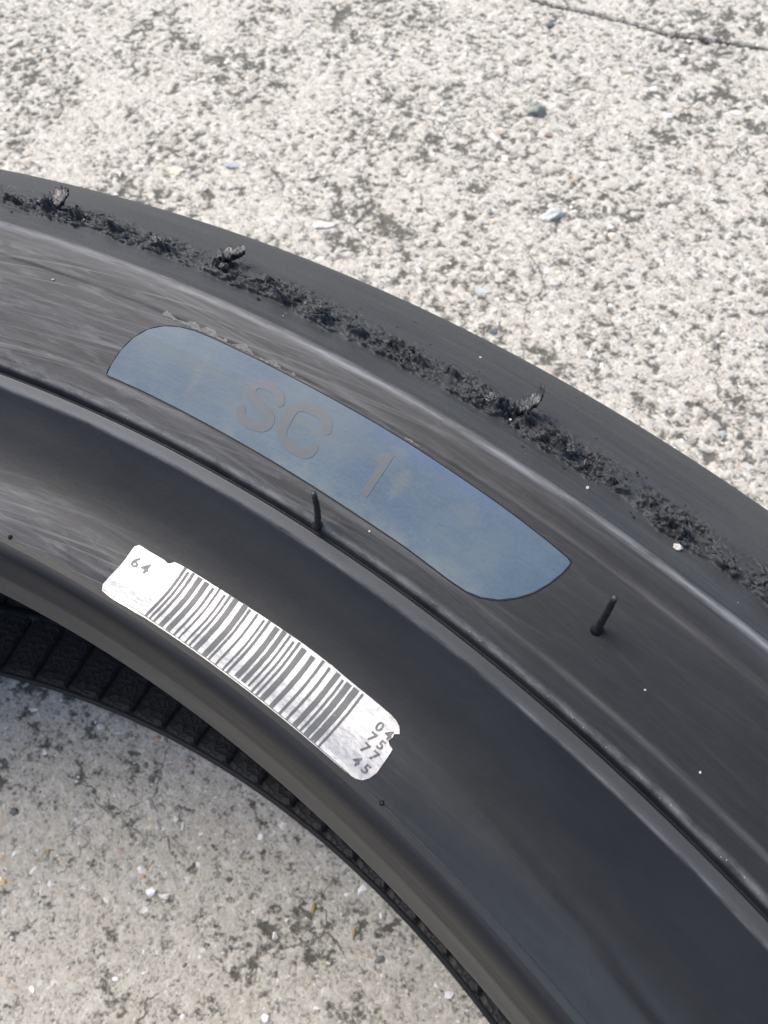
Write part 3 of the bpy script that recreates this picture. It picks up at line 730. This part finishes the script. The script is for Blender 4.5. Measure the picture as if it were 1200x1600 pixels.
for i, (th, r, sx, sy, sz, rot) in enumerate([
    (102.55, 263.9, .0010, .0006, .0007, .1), (96.9, 264.3, .0013, .0008, .0009, .05), (94.6, 264.1, .0010, .0008, .0007, -.1), (108.3, 264.1, .0011, .0005, .0006, -.35), (112.5, 264.7, .0009, .0006, .0008, .1), (106.0, 264.3, .0005, .0005, .0004, 0)]):
    put_lump(th, s_of_r(r), (sx, sy, sz), 11 + i * 3, rot, .0008, .35, 0, 1.3)
def curl(th, s, length, wid, lift, rot, seed, curve=1.2, thick=.00028):
    """a torn tongue of rubber that stands up from the tread"""
    n_, m_ = 34, 18; V = []
    rough = fbm(*[g_ * 1. for g_ in np.meshgrid(np.arange(n_ + 1) * .13 + seed * 3, np.arange(m_ + 1) * .2, indexing='ij')], o=3, s=5, g=.5) * .0006
    for side in (1, -1):
        G = []
        for i in range(n_ + 1):
            u = i / n_; ang = lift + curve * (u - .3) * .9
            row = []
            for j in range(m_ + 1):
                v = j / m_ - .5; wv = wid * (1 - .55 * u ** 2.5) * (1 + .18 * math.sin(seed + i * .55) + .12 * math.sin(seed + i * 1.3))
                x = length * u * math.cos(ang * u); z = length * u * math.sin(ang)
                y = v * wv; z += .35 * wv * (v * v) * 3 * (1 if True else 0)
                d = float(rough[i, j])
                row.append((x + d * .4, y + d, z + d + side * thick * (1 - .6 * abs(v * 2))))
            G.append(row)
        V.append(G)
    vs = [p for G in V for row in G for p in row]; c = m_ + 1; off = (n_ + 1) * c; fs = []
    for i in range(n_):
        for j in range(m_):
            a_ = i * c + j; fs.append((a_, a_ + c, a_ + c + 1, a_ + 1)); fs.append((off + a_, off + a_ + 1, off + a_ + c + 1, off + a_ + c))
    for i in range(n_):
        fs.append((i * c, off + i * c, off + (i + 1) * c, (i + 1) * c)); k = i * c + m_; fs.append((k, k + c, off + k + c, off + k))
    for j in range(m_):
        fs.append((j, j + 1, off + j + 1, off + j)); k = n_ * c + j; fs.append((k, off + k, off + k + 1, k + 1))
    o = link('rubber_curl', mesh(vs, fs, 'curl'), M['torn'], tyre, smooth=True)
    o.matrix_world = frame_at(th, s, .0006) @ Matrix.Rotation(rot, 4, 'Z'); return o
curl(106.45, s_of_r(265.6), .0040, .0022, .22, R(38), 1.0, .25, .0005)
curl(112.25, s_of_r(264.8), .0030, .0030, .5, R(75), 2.3, .3, .0005)
curl(96.35, s_of_r(265.0), .0036, .0018, .5, R(58), 3.1, .5, .0009)
def crumbs():
    rng = np.random.default_rng(5); vs = []; fs = []
    base = np.array([(1, 0, -.4), (-.5, .87, -.4), (-.5, -.87, -.4), (0, 0, 1), (.5, .6, .3), (-.6, .1, .5)])
    tri = [(0, 4, 1), (1, 4, 3), (3, 4, 0), (0, 2, 5), (0, 5, 3), (1, 3, 5), (1, 5, 2), (0, 1, 2)]
    for i in range(680):
        th = rng.uniform(82, 124) if i < 640 else rng.uniform(124, 440); t = th * 4.7
        S0 = 4.2 + 1.5 * float(fbm(np.array([t * .13]), np.array([3.3]), o=2, s=3)[0]) + .9 * float(fbm(np.array([t * .7]), np.array([7.7]), o=3, s=4)[0])
        s = (S0 + abs(rng.normal(0, 2.9)) if rng.random() < .93 else S0 - abs(rng.normal(0, 1.6))) / 1000
        if s < .0006 or s > .02: continue
        h = float(torn_band(np.array([R(th)]), np.array([s]))[0][0]) * .001
        p, n_ = on_crown(th, s, h * .9); sz = min(.0006, .00008 + rng.exponential(.00010)); A = rng.normal(size=(3, 3)); q, _ = np.linalg.qr(A)
        b = (base * np.array([1.7, .8, .6]) + rng.normal(0, .22, base.shape)) @ q * sz
        k = len(vs); vs += [tuple(np.array(p) + x) for x in b]; fs += [tuple(k + c for c in f) for f in tri]
    o = link('rubber_crumbs', mesh(vs, fs, 'crumbs'), M['torn'], tyre, smooth=False)
    prop(o, 'fine torn rubber crumbs stuck along the shoulder', kind='stuff')
crumbs()

# ------------------------------------------------------------------ grains lying on the tyre
def side_pt(th, r, off=0):
    if r <= 258.8: return Vector(on_side(th, r, off))
    s = s_of_r(r); h = float(torn_band(np.array([R(th)]), np.array([s]))[0][0]) * .001
    return on_crown(th, s, off + h * .9)[0]
for i, (th, r, sz, lb) in enumerate([
    (91.09, 261.4, .00042, 'bright white grain lying under the torn band at the right of the tyre'),
    (89.57, 247.4, .00011, 'tiny cream speck on the flat sidewall below the right rubber pin'),
    (87.50, 245.0, .00011, 'tiny pale speck on the sidewall near the right edge of the photo'),
    (96.30, 263.4, .00016, 'tiny white grain just below the big torn rubber lump'),
    (110.5, 253.3, .00016, 'small white fleck on the scuffed sidewall left of the blue marking'),
    (93.62, 261.0, .00018, 'tiny white grain on the smooth strip below the middle of the torn band'),
    (97.57, 243.2, .00012, 'whitish fleck on the sidewall between the blue marking and the groove'),
    (98.44, 272.5, .00016, 'tiny white grain alone on the smooth crown above the torn band')]):
    o = link('grit_grain', lump((sz * 1.3, sz, sz * .8), 50 + i, 2, .4, 1.6), M['dust'], None, smooth=False)
    o.location = side_pt(th, r, sz * .45); o.rotation_euler = (0, 0, i)
    prop(o, lb, 'grit', 'pale grains lying on the tyre')
def flecks():
    rng = np.random.default_rng(9); vs = []; fs = []
    base = np.array([(1, 0, 0), (-.5, .8, 0), (-.5, -.8, 0), (.1, 0, .7)]); tri = [(0, 1, 3), (1, 2, 3), (2, 0, 3), (0, 2, 1)]
    for i in range(110):
        u = rng.random(); th = rng.uniform(83, 121)
        r = rng.normal(240.80, .10) if u < .80 else rng.normal(238.4, .3) if u < .4 else rng.uniform(222.5, 258) if u < .75 else rng.uniform(259, 270)
        if 220.5 < r < 229.6 and 93.3 < th < 104.2: continue
        sz = rng.uniform(.00003, .00009) * (1.5 if rng.random() < .07 else 1)
        p = side_pt(th, r, 0); a = rng.uniform(0, 6.3); c, s = math.cos(a), math.sin(a)
        k = len(vs); vs += [(p[0] + (x * c - y * s) * sz, p[1] + (x * s + y * c) * sz, p[2] + z * sz) for x, y, z in base]; fs += [tuple(k + q for q in f) for f in tri]
    o = link('dust_flecks', mesh(vs, fs, 'flecks'), M['dust'], None, smooth=False)
    prop(o, 'scattered tiny pale dust flecks on the tyre sidewall', 'dust', kind='stuff')
flecks()

# ------------------------------------------------------------------ loose stones on the concrete
SM = {}
def stone_mat(k, c):
    if k not in SM: SM[k] = m_simple('stone_' + k, tuple(x * .72 for x in c), tuple(min(1, x * 1.2) for x in c), 800, .7, .0002)
    return SM[k]
C_GR, C_WH, C_DK, C_RD, C_OR, C_CR, C_BL = (.235, .245, .215), (.62, .62, .60), (.105, .11, .11), (.36, .27, .23), (.45, .33, .20), (.56, .49, .38), (.34, .36, .36)
STONES = [
 ('pebble', -.1561, .4437, .0044, .0036, .0042, 'green', C_GR, 'largest pebble, flat grey green, upper right of the tyre', 'pebble'),
 ('stone_chip', -.1178, .406, .0054, .0025, .0024, 'white', (.46, .465, .45), 'long greyish white stone chip beyond the tyre, below the grey green pebble', 'stone chip'),
 ('pebble', -.1854, .4878, .0020, .0019, .0016, 'dark', C_DK, 'dark round pebble just below the crack at the top edge', 'pebble'),
 ('pebble', -.1718, .4728, .0015, .0014, .0012, 'dark', C_DK, 'small dark pebble between the crack and the grey green pebble', 'pebble'),
 ('pebble', -.1028, .4783, .0018, .0016, .0012, 'darkgreen', (.13, .16, .14), 'small dark green pebble near the right edge below the crack', 'pebble'),
 ('stone_chip', -.1591, .426, .0032, .0017, .0010, 'red', C_RD, 'reddish stone chip left below the grey green pebble', 'stone chip'),
 ('stone_chip', -.1446, .4369, .0022, .0014, .0010, 'red', C_RD, 'small reddish chip right below the grey green pebble', 'stone chip'),
 ('stone_chip', -.123, .4249, .0018, .0013, .0009, 'orange', (.45, .33, .24), 'small brown orange chip above the long white stone chip', 'stone chip'),
 ('pebble', -.0993, .3539, .0015, .0013, .0013, 'blue', (.13, .14, .155), 'dark bluish pebble close beyond the middle of the tyre edge', 'pebble'),
 ('stone_chip', -.174, .3494, .0045, .0018, .0008, 'pale', (.55, .54, .52), 'flat pale chip sunk in the concrete beyond the tyre left of the dark bluish pebble', 'stone chip'),
 ('stone_chip', -.2348, .3317, .0040, .0022, .0010, 'cream', C_CR, 'cream coloured stone chip beyond the left part of the tyre', 'stone chip'),
 ('stone_chip', -.2212, .3482, .0038, .0019, .0008, 'blue2', C_BL, 'faint blue grey chip beside the cream chip beyond the tyre', 'stone chip'),
 ('pebble', -.118, .4743, .0022, .0020, .0013, 'white', (.66, .66, .65), 'whitish pebble left of the small dark green pebble', 'pebble'),
 ('pebble', -.131, .483, .0022, .0016, .0012, 'pale', (.55, .54, .52), 'pale pebble right below the crack at top right', 'pebble'),
 ('stone_chip', -.1004, .4915, .0022, .0012, .0011, 'white', (.80, .80, .78), 'bright white chip above the dark green pebble at the right edge', 'stone chip'),
 ('pebble', -.0969, .4128, .0016, .0015, .0012, 'cream', (.66, .62, .50), 'small cream pebble right of the long white stone chip', 'pebble'),
 ('stone_chip', -.1138, .3641, .0042, .0018, .0007, 'blue2', C_BL, 'blue grey chip sunk in the concrete above the dark bluish pebble', 'stone chip'),
 ('stone_chip', -.0894, .1899, .0013, .0009, .0008, 'white', (.72, .73, .72), 'white chip inside the tyre ring nearest the dark grooved liner at left', 'stone chip'),
 ('stone_chip', -.0494, .1751, .0014, .0011, .0008, 'white', (.85, .85, .85), 'bright white chip alone in the middle of the ground inside the ring', 'stone chip'),
 ('stone_chip', -.0398, .2014, .0010, .0009, .0008, 'white', (.80, .80, .78), 'small white chip inside the ring, close to the middle of the bead', 'stone chip'),
 ('stone_chip', .0145, .209, .0013, .0009, .0007, 'pale', (.72, .72, .74), 'pale chip at the lowest right corner of the ground inside the ring', 'stone chip'),
 ('stone_chip', -.0112, .1774, .0013, .0010, .0007, 'white', (.78, .78, .76), 'white chip at the bottom edge of the photo inside the ring', 'stone chip'),
 ('stone_chip', -.0577, .1894, .0008, .0008, .0007, 'white', (.80, .80, .78), 'tiny white chip between the liner and the lone bright white chip', 'stone chip'),
 ('seed', -.0194, .1996, .0013, .0006, .0006, 'seed', (.33, .23, .08), 'plump amber seed inside the ring, the larger of two', 'seed'),
 ('seed', -.0091, .2027, .0012, .0004, .0005, 'seed', (.36, .25, .07), 'thin amber seed inside the ring, below the plump one', 'seed'),
 ('pebble', -.0763, .1516, .0011, .0009, .0008, 'orange2', (.55, .40, .20), 'orange pebble at the left edge of the photo inside the ring', 'pebble'),
 ('pebble', -.0744, .1629, .0008, .0007, .0007, 'orange2', (.40, .28, .14), 'brown orange grain up and right of the orange pebble at the left edge', 'pebble'),
 ('stone_chip', -.041, .1583, .0009, .0006, .0006, 'white', (.85, .85, .83), 'white chip near the bottom of the photo, leftmost of a pair', 'stone chip'),
 ('stone_chip', -.0372, .1638, .0009, .0004, .0006, 'white', (.82, .82, .80), 'slim white chip near the bottom of the photo, right of the other in a pair', 'stone chip'),
 ('pebble', -.0532, .1759, .0008, .0005, .0006, 'orange2', (.50, .30, .15), 'tiny orange grain just above the lone bright white chip', 'pebble'),
 ('pebble', -.0764, .1984, .0010, .0007, .0006, 'orange2', (.55, .36, .24), 'orange pink grain against the edge of the grooved liner', 'pebble'),
 ('pebble', -.0635, .1991, .0008, .0007, .0006, 'blue', (.18, .20, .23), 'small slate blue grain near the liner inside the ring', 'pebble'),
 ('pebble', -.0881, .1622, .0013, .0011, .0008, 'dark2', (.12, .13, .12), 'dark grey pebble near the left edge inside the ring', 'pebble'),
]
for i, (nm_, x, y, sx, sy, sz, mk, c, lb, cat) in enumerate(STONES):
    seedish = nm_ == 'seed'
    k = .5 if not seedish else 1
    sx, sy, sz = sx * (.85 if not seedish else 1), sy * .85, sz * .8
    me = lump((sx, sy, sz), 100 + i * 7, 3, .08 if seedish else .42, 1.1 if not seedish else .8)
    o = link(nm_, me, stone_mat(mk + str(i), c), None, smooth=seedish)
    o.location = (x, y, ground_z(x, y) + sz * (.12 if not seedish else .5)); o.rotation_euler = (random.uniform(-.2, .2), random.uniform(-.2, .2), R(44) + random.uniform(-.35, .35) if not seedish else R(125))
    prop(o, lb, cat)
def grit():
    rng = np.random.default_rng(3)
    base = np.array([(1, 0, -.2), (.3, .9, -.2), (-.8, .6, -.2), (-.8, -.5, -.2), (.2, -.9, -.2), (.3, .2, .75), (-.35, -.15, .6)])
    tri = [(0, 1, 5), (1, 2, 5), (2, 6, 5), (2, 3, 6), (3, 4, 6), (4, 5, 6), (4, 0, 5)]
    pal = [((.74, .73, .70), .50), ((.17, .18, .17), .16), ((.42, .34, .26), .08), ((.32, .35, .35), .12), ((.60, .52, .40), .10), ((.9, .9, .88), .04)]
    pick = rng.choice(len(pal), 9000, p=[p[1] for p in pal])
    X = rng.uniform(-.38, .04, 9000); Y = rng.uniform(.13, .56, 9000)
    h, _, p = relief(X, Y); h = h - p; vs = []; fs = []; mi = []
    for x, y, z, p in zip(X, Y, h * .00062, pick):
        rr = math.hypot(x, y)
        if .2145 < rr < .30: continue
        sz = min(.0012, .00018 + rng.exponential(.00022)); a = rng.uniform(0, 6.3); c, s = math.cos(a), math.sin(a)
        b = base * np.array([1.3, .9, .55]) + rng.normal(0, .15, base.shape)
        k = len(vs); vs += [(x + (q[0] * c - q[1] * s) * sz, y + (q[0] * s + q[1] * c) * sz, z + q[2] * sz) for q in b]
        fs += [tuple(k + q for q in f) for f in tri]; mi += [p] * len(tri)
    me = mesh(vs, fs, 'grit')
    for j, (c, _) in enumerate(pal): me.materials.append(m_simple('grit_%d' % j, tuple(x * .8 for x in c), c, 900, .8))
    me.polygons.foreach_set('material_index', mi)
    o = link('sand_grit', me, None, None, smooth=False)
    prop(o, 'loose sand grains and small grit scattered over the concrete', 'grit', kind='stuff')
grit()
